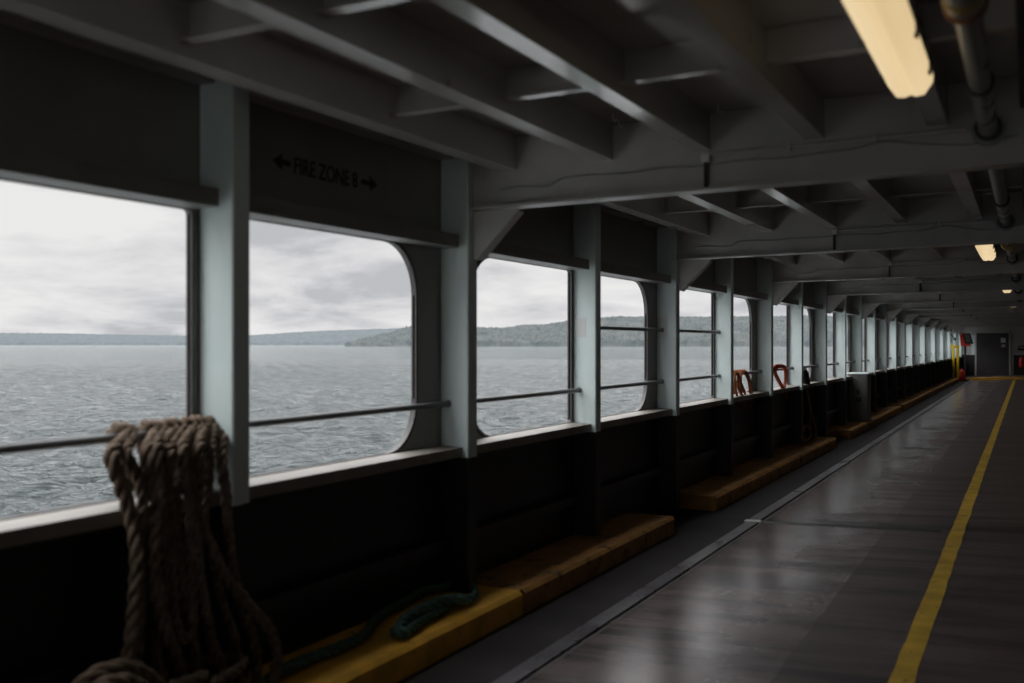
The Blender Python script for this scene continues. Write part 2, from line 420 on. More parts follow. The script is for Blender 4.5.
# ------------------------------------------------------------------ deck beams with conduit, cable
blab = ['nearest painted steel cross beam overhead, running across the upper right',
        'second painted steel cross beam overhead, in front of the small second lamp',
        'third painted steel cross beam overhead from the camera',
        'fourth painted steel cross beam overhead from the camera']
for k in range(0, 13):
    yc = BY0+2*BAY*k
    m = MB(); sh = CC; zb = 2.318+CC*2.8; zt = CZ+CC*2.8-.002
    m.box((XI+.002, yc, zb), (XR, yc+.012, zt), shear=sh)
    m.box((XI+.002, yc-.055, zb-.012), (XR, yc+.067, zb), shear=sh)
    o = m.build('deck_beam', BEAM)
    if k < 4: tag(o, blab[k], 'beam', 'overhead cross beams')
    else: tag(o, 'distant overhead cross beam beyond the fourth one', 'beam', 'distant cross beams')
    # rigid conduit along the beam, from a drop left of centre to the middle of the ship
    cr = empty('electrical_conduit', (-1.44, yc-.014, 2.50))
    tag(cr, ('thin painted conduit on the nearest cross beam', 'thin painted conduit on the second cross beam', 'thin painted conduit on the third cross beam')[k] if k < 3 else 'thin conduit on a distant cross beam', 'conduit', 'conduits on the cross beams')
    c = MB(); zc = cz(-1.4, 2.485)
    c.tube([(0, 0, -.15), (0, 0, -.03), (.01, 0, zc-2.502), (.05, 0, zc-2.50)]+[(.05+j*.38, -.0, zc-2.50+CC*.38*j) for j in range(1, 4)], .011, 8)
    c.build('conduit_pipe', BEAM, cr)
    c = MB(); c.box((-.009, -.018, -.165), (.009, .012, -.035), bev=.004); c.build('cover_strip', BLACK, cr)
    c = MB(); c.box((-.022, -.032, -.034), (.026, .010, .006), bev=.006); c.build('elbow', WHITE, cr)
    for j in range(1, 3):
        c = MB(); c.box((.4*j, -.014, zc-2.518+CC*.4*j), (.4*j+.02, .013, zc-2.482+CC*.4*j), bev=.003)
        if k < 3: c.build('clip', BEAM, cr)
    # loose cable stapled along the web
    if k < 4:
        pts = []
        z = 2.44
        for j in range(0, 44):
            x = -2.62+j*.06; dz = .004*math.sin(j*.9+k)+(.03*math.exp(-((x+.6)/.12)**2))-(.02*math.exp(-((x+.25)/.2)**2))
            pts.append((x, yc-.008, z+CC*(x+2.8)+dz-(.03 if x < -2.3 else 0)))
        c = MB(); c.tube(smooth(pts, .03), .0045, 6)
        co = c.build('electric_cable', PIPE)
        tag(co, ('thin dark cable stapled along the nearest cross beam', 'thin dark cable along the second cross beam', 'thin dark cable along the third cross beam', 'thin dark cable along the fourth cross beam')[k], 'cable', 'cables on the cross beams')
# longitudinal stiffeners: angle section with the flange turned outboard
for k, (xa, xb) in enumerate([(-2.63, -2.52), (-2.045, -1.950), (-1.510, -1.425), (-.955, -.865), (-.41, -.32), (.14, .23), (.68, .77)]):
    m = MB(); zb = cz(xb, 2.512); zt = cz(xb)-.002
    m.prism([(xa, zb), (xb, zb), (xb, zt), (xb-.010, zt), (xb-.010, zb+.012), (xa, zb+.012)], YBACK, YEND-.01)
    o = m.build('ceiling_stiffener', CEIL)
    lab = ['overhead lengthwise angle nearest to the ship side, above the windows', 'second overhead lengthwise angle from the ship side, pale strip of light below',
           'third overhead lengthwise angle from the ship side, brightest underside', 'fourth overhead lengthwise angle, just left of the nearest lamp',
           'fifth overhead lengthwise angle, behind the lamps'][k] if k < 5 else 'overhead lengthwise angle inboard of the pipe, out of the picture'
    tag(o, lab, 'stiffener', 'lengthwise ceiling stiffeners')
# shallow cross ribs between the stiffeners
gaps = [(-2.52, -2.035), (-1.950, -1.50), (-1.425, -.945), (-.865, -.40), (-.32, .15)]
nr = 0
for k in range(0, 13):
    for q in (1.20, 2.43):
        y = BY0+2*BAY*k-q
        if y < 2: continue
        m = MB()
        for xa, xb in gaps:
            e = .05; zt = CZ-.002; zb = 2.57
            m.add([(xa, y, cz(xa, zt)), (xb, y, cz(xb, zt)), (xb, y, cz(xb, zb)), (xa, y, cz(xa, zb)),
                   (xa, y+.01, cz(xa, zt)), (xb, y+.01, cz(xb, zt)), (xb, y+.01, cz(xb, zb)), (xa, y+.01, cz(xa, zb))],
                  [(3, 2, 1, 0), (4, 5, 6, 7), (0, 1, 5, 4), (1, 2, 6, 5), (2, 3, 7, 6), (3, 0, 4, 7)])
            m.add([(xa, y-.045, cz(xa, zb)), (xb, y-.045, cz(xb, zb)), (xb, y+.01, cz(xb, zb)), (xa, y+.01, cz(xa, zb)),
                   (xa, y-.045, cz(xa, zb-.008)), (xb, y-.045, cz(xb, zb-.008)), (xb, y+.01, cz(xb, zb-.008)), (xa, y+.01, cz(xa, zb-.008))],
                  [(0, 1, 2, 3), (7, 6, 5, 4), (0, 4, 5, 1), (1, 5, 6, 2), (2, 6, 7, 3), (3, 7, 4, 0)])
        o = m.build('ceiling_rib', CEIL)
        lab = ['shallow cross rib overhead at the top left, second before the nearest beam', 'shallow cross rib overhead, the last before the nearest beam',
               'shallow cross rib just beyond the nearest beam', 'shallow cross rib just before the second beam'] 
        order = sorted([BY0-2.43, BY0-1.20, BY0+2*BAY-2.43, BY0+2*BAY-1.20]); idx = [t for t in range(4) if abs(order[t]-y) < .01]
        tag(o, lab[idx[0]] if idx else 'shallow cross rib overhead beyond the second beam', 'rib', 'shallow ceiling ribs' if idx else 'distant ceiling ribs')
# small hooks under the plate near the first beam
for k, (px, py) in enumerate([(613, 124), (619, 130), (718, 117), (548, 120)]):
    p = pt(px, py, Z=2.66)
    m = MB(); z = cz(p.x)-.003-2.66; m.tube([(p.x, p.y, 2.66+z), (p.x, p.y, 2.635+z), (p.x+.012, p.y, 2.622+z), (p.x+.022, p.y, 2.635+z)], .0045, 6)
    tag(m.build('ceiling_hook', WHITE), 'tiny pale hook welded under the deckhead before the nearest beam', 'hook', 'tiny pale ceiling hooks')
# ------------------------------------------------------------------ rails
XRL = -2.935
rlab = {0: 'rusty round guard rail at the left edge that carries the thick rope', 1: 'round guard rail across the second window, below the fire zone lettering',
        2: 'round guard rail across the third window, with square right corners', 3: 'lower of the two guard rails across the fourth window',
        4: 'lower of the two guard rails across the fifth window', 5: 'guard rail that holds the orange-brown rope bundle',
        6: 'guard rail that holds the red rope loop', 7: 'guard rail just right of the dark hanging hose'}
def rail(i, z, lab, grp):
    y0 = ypost(i-1)+.10; y1 = min(ypost(i), YEND)
    m = MB(); m.tube([(XRL, y0-.03, z), (XRL, y0+.03, z), (XRL, y1-.002, z)], .017, 12)
    o = m.build('guard_rail', RAIL); tag(o, lab, 'rail', grp)
    c = MB(); c.tube([(XRL, y1-.010, z), (XRL, y1-.001, z)], .021, 12); c.build('end_flange', RAIL, o)
for i in range(0, 28):
    if i in rlab: rail(i, 1.21, rlab[i], 'guard rails')
    else: rail(i, 1.21, 'guard rail in a distant window beyond the hanging hose', 'distant guard rails')
rail(3, 1.676, 'upper of the two guard rails across the fourth window', 'guard rails')
rail(4, 1.676, 'upper of the two guard rails across the fifth window', 'guard rails')
# ------------------------------------------------------------------ lettering with arrows on the header
root = empty('painted_lettering', (XP+.001, 3.9, 2.30))
tag(root, 'black stencilled words FIRE ZONE 8 between two arrows above the second window', 'lettering')
p0 = pt(294, 169, X=XP); p1 = pt(357, 177, X=XP)
tc = bpy.data.curves.new('t', 'FONT'); tc.body = 'FIRE ZONE 8'; tc.size = 1; tc.extrude = .01; tc.offset = .012
to = bpy.data.objects.new('t', tc); C.objects.link(to)
dg = bpy.context.evaluated_depsgraph_get(); tm = bpy.data.meshes.new_from_object(to.evaluated_get(dg)); bpy.data.objects.remove(to)
xs_ = [v.co.x for v in tm.vertices]; ysz = [v.co.y for v in tm.vertices]
sx_ = (p1.y-p0.y)/(max(xs_)-min(xs_)); hz = .078; sz = hz/(max(ysz)-min(ysz))
zc0 = (p0.z+p1.z)/2
for v in tm.vertices:
    x, y, z = v.co; v.co = (.0012+z*.08, p0.y+(x-min(xs_))*sx_-3.9, zc0-2.30+(y-min(ysz))*sz-hz/2)
tm.materials.clear(); tm.materials.append(TEXTM)
lo = bpy.data.objects.new('letters', tm); C.objects.link(lo); lo.parent = root
def arrow(ya, yb):
    d = 1 if yb > ya else -1; hl = .062*d; hw = .038; sw = .012
    prof = [(ya, -sw), (yb-hl, -sw), (yb-hl*1.1, -hw), (yb, 0), (yb-hl*1.1, hw), (yb-hl, sw), (ya, sw)]
    m = MB(); vs = [(x, y-3.9, z+zc0-2.30) for x in (.0005, .002) for y, z in prof]; n = 7
    m.add(vs, [tuple(range(n)), tuple(range(2*n-1, n-1, -1))]+[(i, (i+1) % n, n+(i+1) % n, n+i) for i in range(n)])
    m.build('arrow', TEXTM, root)
arrow(pt(290, 168, X=XP).y, pt(272, 162, X=XP).y)
arrow(pt(361, 178, X=XP).y, pt(377, 181, X=XP).y)
# thin pale plates that paint in faint reflections on two posts
for (px0, px1, py0, py1, i, lab) in ((577, 586, 318, 337, 2, 'faint rectangular painted reflection on the slim middle post'), (656, 668, 317, 338, 3, 'faint rectangular painted reflection on the post with two rails')):
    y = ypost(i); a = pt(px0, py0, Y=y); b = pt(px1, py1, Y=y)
    m = MB(); m.box((max(a.x, XP+.01), y-.002, b.z), (min(b.x, XI-.008), y+.0005, a.z)); tag(m.build('reflection_patch', NOTICE_REFL), lab, 'patch')
# ------------------------------------------------------------------ lower parts: kerbs
def kerb(y0, y1, mat, lab, h=.14, xo=-2.565, cham=.03):
    m = MB()
    prof = [(XP+.004, 0), (xo, 0), (xo, h-.022), (xo-.022, h), (XP+.004, h)]
    n = len(prof)
    ring = []
    for t, s in ((0, .0), (0, 1)):
        pass
    vs = [(x, y0, z) for x, z in prof]+[(x, y1, z) for x, z in prof]
    # clip the outboard corner at each end
    vs[1] = (xo, y0+cham, 0); vs[2] = (xo, y0+cham, h-.022); vs[3] = (xo-.022, y0+cham*.4, h)
    vs[n+1] = (xo, y1-cham, 0); vs[n+2] = (xo, y1-cham, h-.022); vs[n+3] = (xo-.022, y1-cham*.4, h)
    vs += [(xo-.03, y0, 0), (xo-.03, y0, h-.004), (xo-.03, y1, 0), (xo-.03, y1, h-.004)]
    m.add(vs, [(0, 4, 11, 10), (10, 11, 3, 2, 1), (5, 12, 13, 9), (12, 6, 7, 8, 13), (0, 10, 1, 6, 12, 5), (1, 2, 7, 6), (2, 3, 8, 7), (3, 11, 4, 9, 13, 8), (4, 0, 5, 9)])
    return tag(m.build('kerb', mat), lab, 'kerb', 'yellow kerbs along the ship side')
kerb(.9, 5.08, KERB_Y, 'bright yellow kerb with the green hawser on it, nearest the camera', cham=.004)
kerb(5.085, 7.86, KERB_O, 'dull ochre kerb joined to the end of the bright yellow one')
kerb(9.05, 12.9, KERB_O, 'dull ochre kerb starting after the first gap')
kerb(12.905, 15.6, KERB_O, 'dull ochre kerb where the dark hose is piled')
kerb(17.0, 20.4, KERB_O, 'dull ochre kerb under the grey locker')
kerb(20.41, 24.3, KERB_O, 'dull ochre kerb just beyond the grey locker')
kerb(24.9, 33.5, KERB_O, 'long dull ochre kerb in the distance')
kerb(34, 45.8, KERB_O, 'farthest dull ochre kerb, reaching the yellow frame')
m = MB(); m.box((-2.55, 46.8, -.01), (XR-.01, 46.95, .10), bev=.01, shear=0)
for j, v in enumerate(m.v): m.v[j] = (v[0], v[1], v[2]+fz(v[0]))
tag(m.build('kerb', FRAME_Y if False else KERB_Y), 'yellow raised sill running across the deck before the far bulkhead', 'kerb')
# seam bar and lane line
m = MB()
def lane(m, x0, x1, y0, y1, t=.003, n=1):
    vs = [(x, y, fz(x)+z) for z in (-.001, t) for y in (y0, y1) for x in (x0, x1)]
    m.add(vs, [(0, 2, 3, 1), (4, 5, 7, 6), (0, 1, 5, 4), (1, 3, 7, 5), (3, 2, 6, 7), (2, 0, 4, 6)])
lane(m, -2.165, -2.065, .5, 8.62, .012); lane(m, -2.175, -2.075, 8.68, 46.7, .014)
struct(m.build('trim_3', SEAM), 'worn silvery steel strip along the edge of the driving lane', 'trim')
m = MB(); lane(m, -2.05, -2.035, .5, 46.7, .002); m2 = m
struct(m.build('trim_4', BLACK), 'dark joint beside the worn strip on the deck', 'trim')
m = MB(); lane(m, -2.06, -.62, 8.60, 8.72, .0015)
struct(m.build('trim_5', DARK), 'dark weld seam across the driving lane', 'trim')
m = MB(); lane(m, -2.19, -2.05, 8.60, 8.68, .015)
tag(m.build('paint_dab', WHITE), 'short white dab on the deck strip where the dark weld seam starts', 'paint mark')
m = MB(); random.seed(3); ys_ = np.linspace(1.2, 46.6, 220); L = []; R_ = []
for y in ys_: L.append(-.548+random.uniform(-.004, .004)); R_.append(-.446+random.uniform(-.004, .004))
vs = []
for y, a, b in zip(ys_, L, R_): vs += [(a, y, fz(a)+.002), (b, y, fz(b)+.002)]
m.add(vs, [(2*i, 2*i+1, 2*i+3, 2*i+2) for i in range(len(ys_)-1)])
tag(m.build('lane_line', LINE), 'scuffed yellow line painted lengthwise on the dark car deck', 'painted line')
# ------------------------------------------------------------------ lamps
def make_lamp():
    r = empty('ceiling_lamp')
    h = MB(); h.prism([(-.075, .055), (.075, .055), (.06, .16), (-.06, .16)], -.62, .62); h.build('housing', BEAM, r)
    d = MB()                                  # faceted prismatic bowl
    prof = [(-.074, .055), (-.074, .030), (-.046, -.012), (-.018, -.016), (-.006, -.010), (.006, -.010), (.018, -.016), (.046, -.012), (.074, .030), (.074, .055)]
    n = len(prof); ysn = [(-.63, .55), (-.605, 1), (.605, 1), (.63, .55)]
    vs = []
    for yy, s in ysn:
        for x, z in prof: vs.append((x*(.93 if s < 1 else 1), yy, .055+(z-.055)*s))
    fs = [tuple(range(n)), tuple(range(4*n-1, 3*n-1, -1))]
    for k in range(3):
        for i in range(n-1): fs.append((k*n+i, (k+1)*n+i, (k+1)*n+i+1, k*n+i+1))
    fs = [tuple(reversed(f)) for f in fs]
    d.add(vs, fs); d.build('diffuser', LAMP, r)
    for sx in (-1, 1):
        for yy in (-.45, .0, .45):
            l = MB(); l.box((sx*.075-.006, yy-.02, .02), (sx*.075+.006, yy+.02, .075), bev=.003); l.build('latch', DARK, r)
    for yy in (-.4, .4):
        s_ = MB(); s_.box((-.02, yy-.015, .16), (.02, yy+.015, .29)); s_.build('hanger', DARK, r)
    return r
lamp0 = make_lamp(); LX = -.368; LZ = 2.437
llab = ['large lit fluorescent lamp at the top right, nearest the camera', 'second lit fluorescent lamp, beyond the second cross beam', 'third lit lamp seen small under the distant beams', 'fourth lit lamp, a small yellow spot near the right edge', 'fifth lit lamp, tiny, nearest the far bulkhead but one', 'lit lamp closest to the far bulkhead']
for k, y in enumerate([3.16, 10.95, 18.4, 25.9, 33.4, 40.8]):
    o = lamp0 if k == 0 else copy_tree(lamp0)
    o.location = (LX+(0, 0, .05, .06, .06, .06)[k], y, LZ); tag(o, llab[k], 'lamp', 'fluorescent deck lamps')
# ------------------------------------------------------------------ overhead pipe
XPI = -.155; ZPI = 2.50
pr = empty('overhead_pipe', (XPI, 3.0, ZPI)); tag(pr, 'round painted pipe running lengthwise overhead at the right', 'pipe')
m = MB(); m.tube([(0, -8, 0), (0, 10, 0), (0, 30, .02), (0, 50, .04)], .038, 20); m.build('pipe_run', PIPE, pr)
def ring(y, r, w, mat, nm):
    m = MB(); m.tube([(0, y-w/2, 0), (0, y-w/2+.004, 0), (0, y+w/2-.004, 0), (0, y+w/2, 0)], [r*.93, r, r, r*.93], 20); return m.build(nm, mat, pr)
ring(-.12, .054, .30, PIPE, 'coupling'); ring(.04, .060, .018, RUST, 'flange'); ring(-.26, .064, .03, BRASS, 'flange'); ring(-.06, .058, .05, BRASS, 'coupling_band')
for k in range(0, 6):
    yb = BY0+2*BAY*k-3.0
    ring(yb-.03, .070, .06, PIPE, 'sleeve'); ring(yb-.065, .058, .03, DARK, 'sleeve_band')
ring(4.3, .05, .035, DARK, 'clamp'); ring(1.0, .05, .03, DARK, 'clamp'); ring(7.4, .075, .12, BRASS, 'coupling')
# second thin conduit beside the pipe, behind it in the dark slot
m = MB()
m.tube([(-.02, YBACK+.2, 2.60), (-.02, YEND-.2, 2.60)], .014, 8); tag(m.build('electrical_conduit', DARK), 'dark thin conduit running lengthwise beside the overhead pipe', 'conduit')
# ------------------------------------------------------------------ ropes
xf = -2.772                               # plane just inboard of the rail
def RP(cx, cy, dx=0.0):                   # point from a photograph crop position
    return pt(90+cx/2.414, 400+cy/2.414, X=xf+dx)
m = MB(); rr = .022
def over(cx, cy, down):                    # path: outboard tail, over the rail, then the front points
    top = pt(90+cx/2.414, 400+(cy+20)/2.414, X=XRL)
    y = top.y; z = 1.21
    tail = [(XRL+.012, y+.03, z-.20), (XRL-.035, y+.02, z-.10), (XRL-.042, y+.005, z), (XRL-.02, y, z+.030), (XRL+.015, y-.003, z+.033), (XRL+.042, y-.005, z+.005)]
    return tail+down
strands = [
 over(72, 80, [RP(52, 135), RP(72, 200), RP(102, 290), RP(112, 360, .02), RP(113, 430, .03), RP(104, 540, .03), RP(92, 640, .03), RP(88, 720, .03)]),
 over(88, 75, [RP(88, 130), RP(118, 190, -.01), RP(128, 260), RP(122, 340), RP(125, 430, -.01), RP(118, 540, -.01), RP(112, 660)]),
 over(142, 70, [RP(138, 130), RP(150, 200), RP(162, 260, .02), RP(152, 360, .03), RP(158, 450, .03), RP(178, 540, .03), RP(212, 640, .03), RP(235, 720, .03)]),
 over(158, 72, [RP(160, 120, .015), RP(168, 190, .03), RP(172, 280, .02), RP(172, 380), RP(180, 470), RP(195, 600), RP(215, 700)]),
 over(205, 62, [RP(190, 130, .02), RP(188, 210, .01), RP(196, 320, .01), RP(196, 430, .01), RP(203, 530, .02), RP(226, 578, .03), RP(246, 550, .03), RP(244, 470, .02), RP(238, 360, .01), RP(246, 250, .01), RP(232, 140, .02)]),
 over(185, 66, [RP(172, 120), RP(176, 200), RP(182, 320), RP(176, 420), RP(168, 520), RP(160, 600), RP(170, 700)]),
 over(232, 58, [RP(222, 120, .03), RP(232, 200, .03), RP(252, 300, .03), RP(262, 400, .03), RP(276, 500, .03), RP(296, 590, .03), RP(332, 680, .03), RP(360, 730, .03)]),
 over(262, 58, [RP(262, 120, .02), RP(262, 200, .01), RP(258, 270, .02), RP(290, 350, .03), RP(330, 430, .03), RP(392, 505, .04), RP(436, 560, .05), RP(452, 620, .06), RP(440, 690, .06), RP(420, 740, .06)]),
 over(285, 66, [RP(290, 130), RP(284, 220), RP(276, 300), RP(300, 400), RP(322, 500), RP(350, 580), RP(348, 660), RP(330, 720)]),
 over(305, 78, [RP(318, 150), RP(328, 230), RP(334, 320, .01), RP(346, 420, .01), RP(376, 520, .01), RP(402, 620, .01), RP(398, 700, .01)]),
 over(248, 60, [RP(250, 130, -.0), RP(212, 200, 0), RP(206, 300), RP(214, 420), RP(232, 520), RP(252, 620), RP(262, 720)]),
 # pile rising from the kerb at the lower left
 [RP(-60, 760, .12), RP(-30, 700, .14), RP(15, 662, .15), RP(80, 645, .16), RP(140, 668, .15), RP(175, 710, .14), RP(190, 760, .12)],
 [RP(-40, 790, .15), RP(10, 705, .19), RP(75, 680, .20), RP(130, 700, .19), RP(165, 750, .17)],
 [RP(-80, 800, .10), RP(-20, 690, .11), RP(50, 660, .12), RP(120, 672, .11), RP(160, 740, .1)],
]
random.seed(5)
for q_, s_ in enumerate(strands): m.rope(s_, .027 if q_ in (0, 2, 11, 12) else rr*random.uniform(.92, 1.1))
# collars where the turns cross on the rail
for cx in ():
    c = pt(90+cx/2.414, 400+75/2.414, X=XRL); a = []
    for t in range(0, 15):
        an = t/14*4.4*PI; a.append((XRL+.045*math.cos(an), c.y+t*.006-.03, 1.21+.045*math.sin(an)))
    m.rope(a, .017)
# long tail coiled on the kerb below the picture
c0 = pt(185, 683, X=-2.72); a = []
for t in range(0, 60):
    an = t/59*6*PI; a.append((-2.74+.12*math.cos(an), c0.y+.30*math.sin(an), .163+.040*(t//10)))
m.rope(a, rr, step=.03)
tag(m.build('mooring_rope', ROPE), 'thick brown twisted mooring rope looped over the rail at the left', 'rope')
# green hawser on the bright yellow kerb
def G(cx, cy, z): return pt(240+cx/3.94, 560+cy/3.94, Z=z)
m = MB()
m.rope([G(60, 520, .17), G(160, 440, .175), G(280, 385, .175), G(400, 340, .175), G(490, 295, .175), G(530, 240, .175), G(575, 205, .175), G(650, 165, .175), G(720, 125, .175), G(790, 110, .17), G(860, 90, .175), G(905, 98, .18), G(925, 130, .18), G(900, 155, .18), G(820, 170, .18), G(740, 200, .18), G(680, 235, .18), G(630, 265, .18), G(605, 285, .175)], .026)
m.rope([G(880, 150, .215), G(800, 160, .22), G(720, 190, .22), G(650, 235, .21), G(625, 280, .19), G(660, 285, .175)], .028)
m.rope([G(820, 180, .175), G(740, 225, .175), G(680, 265, .175), G(640, 290, .172)], .024)
tag(m.build('hawser', ROPE_G), 'dark green hawser lying in a loop on the bright yellow kerb', 'rope')
# orange-brown rope on the rail of window 6
def Q(px, py, dx=0): return pt(px, py, X=XRL+.05+dx)
def turns(m, r, fronts, jitter=.01):
    for f in fronts:
        t = f[0]; y = t.y; z = 1.21
        p = [(XRL+.015, y+.05, z-.22), (XRL-.03, y+.03, z-.1), (XRL-.035, y+.01, z+.01), (XRL, y, z+.035), (XRL+.04, y-.005, z+.02)]+f[1:]
        m.rope(p, r, n=5, step=.02)
m = MB()
turns(m, .015, [[Q(736, 371), Q(735, 385), Q(738, 400), Q(741, 408)], [Q(739, 371), Q(738, 385), Q(743, 398), Q(745, 410)], [Q(742, 370), Q(741, 384), Q(746, 396), Q(750, 404)],
                [Q(745, 371), Q(748, 380), Q(750, 392), Q(751, 404)], [Q(747, 371), Q(750, 381), Q(752, 394), Q(750, 410)], [Q(737, 371), Q(740, 380), Q(741, 396), Q(739, 412)]])
tag(m.build('mooring_rope', ROPE_O), 'orange-brown rope bundle hung over the rail of the sixth window', 'rope')
m = MB()
m.rope([Q(786, 396), Q(781, 386), Q(776, 377), Q(773.5, 370), Q(775, 366.5, .01), Q(779, 365.5, .01), Q(784, 366.5, .01), Q(786, 370), Q(785.5, 378), Q(784.5, 388), Q(787, 400)], .020, n=5)
m.rope([Q(787, 396, .02), Q(783, 387, .02), Q(778, 378, .02), Q(775.5, 371, .02), Q(778, 367.5, .02), Q(783, 367.5, .02), Q(785, 373, .02), Q(785, 384, .02)], .016, n=5)
tag(m.build('rope_loop', ROPE_R), 'red-orange rope loop standing up on the rail of the seventh window', 'rope')
m = MB()
def Hh(px, py, dx=0): return pt(px, py, X=XRL+.06+dx)
m.tube(smooth([Hh(803.5, 369), Hh(804.5, 376), Hh(807, 386), Hh(806, 396), Hh(804, 408), Hh(805, 420), Hh(807, 432, .03), Hh(812, 438, .08)], .03), .045, 10)
m.tube(smooth([Hh(806, 372), Hh(808, 384), Hh(809, 398), Hh(808, 412), Hh(806, 424), Hh(803, 434, .05)], .03), .035, 10)
hr = m.build('hanging_hose', HOSE); tag(hr, 'black hose hanging from the rail down to the dull kerb', 'hose')
m = MB(); m.rope([Hh(806, 388, .06), Hh(808, 396, .06), Hh(809.5, 406, .07), Hh(812, 416, .08), Hh(815, 426, .09), Hh(816, 434, .1), Hh(814, 441, .12)], .018, n=5)
m.rope([Hh(803, 432, .06), Hh(805, 426, .08), Hh(809, 428, .08), Hh(811, 436, .1), Hh(806, 440, .1), Hh(802, 437, .1)], .018, n=5)
tag(m.build('hanging_rope', ROPE_T), 'tan rope hanging in front of the black hose', 'rope')
# ------------------------------------------------------------------ grey locker on the kerb
r = empty('deck_locker', (-2.72, 18.9, .14)); tag(r, 'grey steel locker standing on the kerb against the ship side', 'locker')
m = MB(); m.box((-.19, 0, 0), (.155, .42, .86), bev=.012); m.build('body', GREY, r)
m = MB(); m.box((-.21, -.015, .86), (.17, .435, .885), bev=.008); m.build('lid', HULL, r)
m = MB(); m.box((-.16, -.006, .05), (.125, .001, .80), bev=.003); m.build('door', GREY, r)
m = MB(); m.box((-.04, -.012, .50), (.01, -.006, .58), bev=.002); m.box((-.06, -.012, .36), (.04, -.006, .44), bev=.002); m.build('plate', BLACK, r)
# ------------------------------------------------------------------ far end
m = MB(); m.box((-3.0, YEND, 0), (XR, YEND+.15, CZ+.05))
o = m.build('wall_back', BLIND); struct(o, 'grey bulkhead closing the far end of the deck', 'wall')
m = MB(); m.box((-3.0, YEND-.012, 0), (-2.26, YEND, 1.02)); m.box((-.62, YEND-.012, 0), (XR, YEND, 1.02)); 
struct(m.build('baseboard_back', BLACK), 'black lower band painted along the far bulkhead', 'baseboard')
ys = YEND-.02
d = empty('door_1', (-1.52, ys, 0)); struct(d, 'wide dark sliding door in the far bulkhead', 'door')
m = MB(); m.box((-.71, -.06, .03), (.71, .0, 2.08), bev=.01); 
for k in range(1, 4): m.box((-.70, -.068, .03+.51*k), (.70, -.06, .045+.51*k))
m.build('door_leaf', DOORM, d)
m = MB(); m.box((-.78, -.08, .0), (-.71, .02, 2.16)); m.box((.71, -.08, .0), (.78, .02, 2.16)); m.box((-.78, -.08, 2.08), (.78, .02, 2.16)); m.build('door_frame', BLIND, d)
m = MB(); m.box((.55, -.1, 1.0), (.60, -.06, 1.16), bev=.006); m.build('door_handle', DARK, d)
m = MB(); m.box((-.98, ys-.066, 1.62), (-.98+.20, ys-.062, 1.84)); m.v = [(x-.18, y-.02, z) for x, y, z in m.v]; tag(m.build('notice', NOTICE_REFL), 'small pale notice on the far dark door, upper one', 'sign')
m = MB(); m.box((-1.14, ys-.086, 1.40), (-.97, ys-.082, 1.52)); tag(m.build('notice', PINK), 'small pinkish notice on the far dark door, below the pale one', 'sign')
m = MB(); m.box((-2.46, YEND-.05, 1.02), (-2.24, YEND, 1.98), bev=.01); struct(m.build('trim_6', HULL), 'pale upright strip left of the far door', 'trim')
# frame moulding right of the door
m = MB(); m.box((-.60, YEND-.04, 1.04), (-.54, YEND, 2.3)); m.box((-.60, YEND-.04, 1.02), (XR-.1, YEND, 1.10)); struct(m.build('trim_7', BLIND), 'grey moulding right of the far door', 'trim')
m = MB(); m.box((-.44, YEND-.30, 1.24), (-.04, YEND-.02, 1.34), bev=.02); m.tube([(-.40, YEND-.2, 1.34), (-.38, YEND-.2, 1.44), (-.2, YEND-.2, 1.46), (-.10, YEND-.2, 1.38)], .03, 8)
tag(m.build('wall_rack', BLACK), 'small black rack on the grey bulkhead right of the door', 'rack')
def extinguisher(x, y, z, lab):
    r = empty('fire_extinguisher', (x, y, z)); tag(r, lab, 'fire extinguisher')
    m = MB(); m.lathe((0, 0, 0), [(.095, 0), (.115, .02), (.115, .38), (.095, .44), (.04, .48), (.03, .50)], 18); m.build('cylinder', RED, r)
    m = MB(); m.box((-.02, -.03, .50), (.02, .03, .54), bev=.006); m.box((-.012, -.11, .535), (.012, .03, .552), bev=.003); m.build('valve_head', DARK, r)
    m = MB(); m.tube(smooth([(0, -.03, .52), (0, -.13, .48), (0, -.14, .35), (0, -.135, .20)], .02), .011, 8); m.build('discharge_hose', BLACK, r)
extinguisher(-.26, YEND-.14, .44, 'red fire extinguisher on the far bulkhead, right of the dark door')
# red machine with screen on a stand, beside a yellow frame
r = empty('screen_kiosk', (-2.36, 46.25, 0)); tag(r, 'red kiosk head with black-framed tilted screen on a slim stand', 'kiosk')
m = MB(); m.add([(-.17, -.10, 1.46), (.19, -.10, 1.46), (.21, .16, 1.46), (-.19, .16, 1.46), (-.22, -.03, 1.99), (.12, -.03, 1.99), (.14, .18, 1.99), (-.22, .18, 1.99)],
      [(3, 2, 1, 0), (4, 5, 6, 7), (0, 1, 5, 4), (1, 2, 6, 5), (2, 3, 7, 6), (3, 0, 4, 7)]); m.build('head', RED, r)
m = MB(); m.add([(-.05, -.125, 1.56), (.27, -.125, 1.56), (.14, -.06, 2.0), (-.14, -.06, 2.0), (-.05, -.085, 1.56), (.27, -.085, 1.56), (.14, -.02, 2.0), (-.14, -.02, 2.0)],
      [(0, 1, 2, 3), (7, 6, 5, 4), (0, 4, 5, 1), (1, 5, 6, 2), (2, 6, 7, 3), (3, 7, 4, 0)]); bz = m.build('bezel', BLACK, r); bz.location.x = .05
m = MB(); m.add([(-.01, -.131, 1.63), (.20, -.131, 1.63), (.10, -.074, 1.95), (-.09, -.074, 1.95)], [(0, 1, 2, 3)]); m.build('screen', SCREEN, bz)
m = MB(); m.box((-.04, -.02, .04), (.04, .06, 1.47), bev=.01); m.build('stand', DARK, r)
m = MB(); m.box((-.16, -.12, fz(-2.36)), (.16, .18, .045), bev=.01); m.build('base_plate', DARK, r)
extinguisher(-2.47, 45.95, .0, 'red fire extinguisher standing on the deck below the red kiosk')
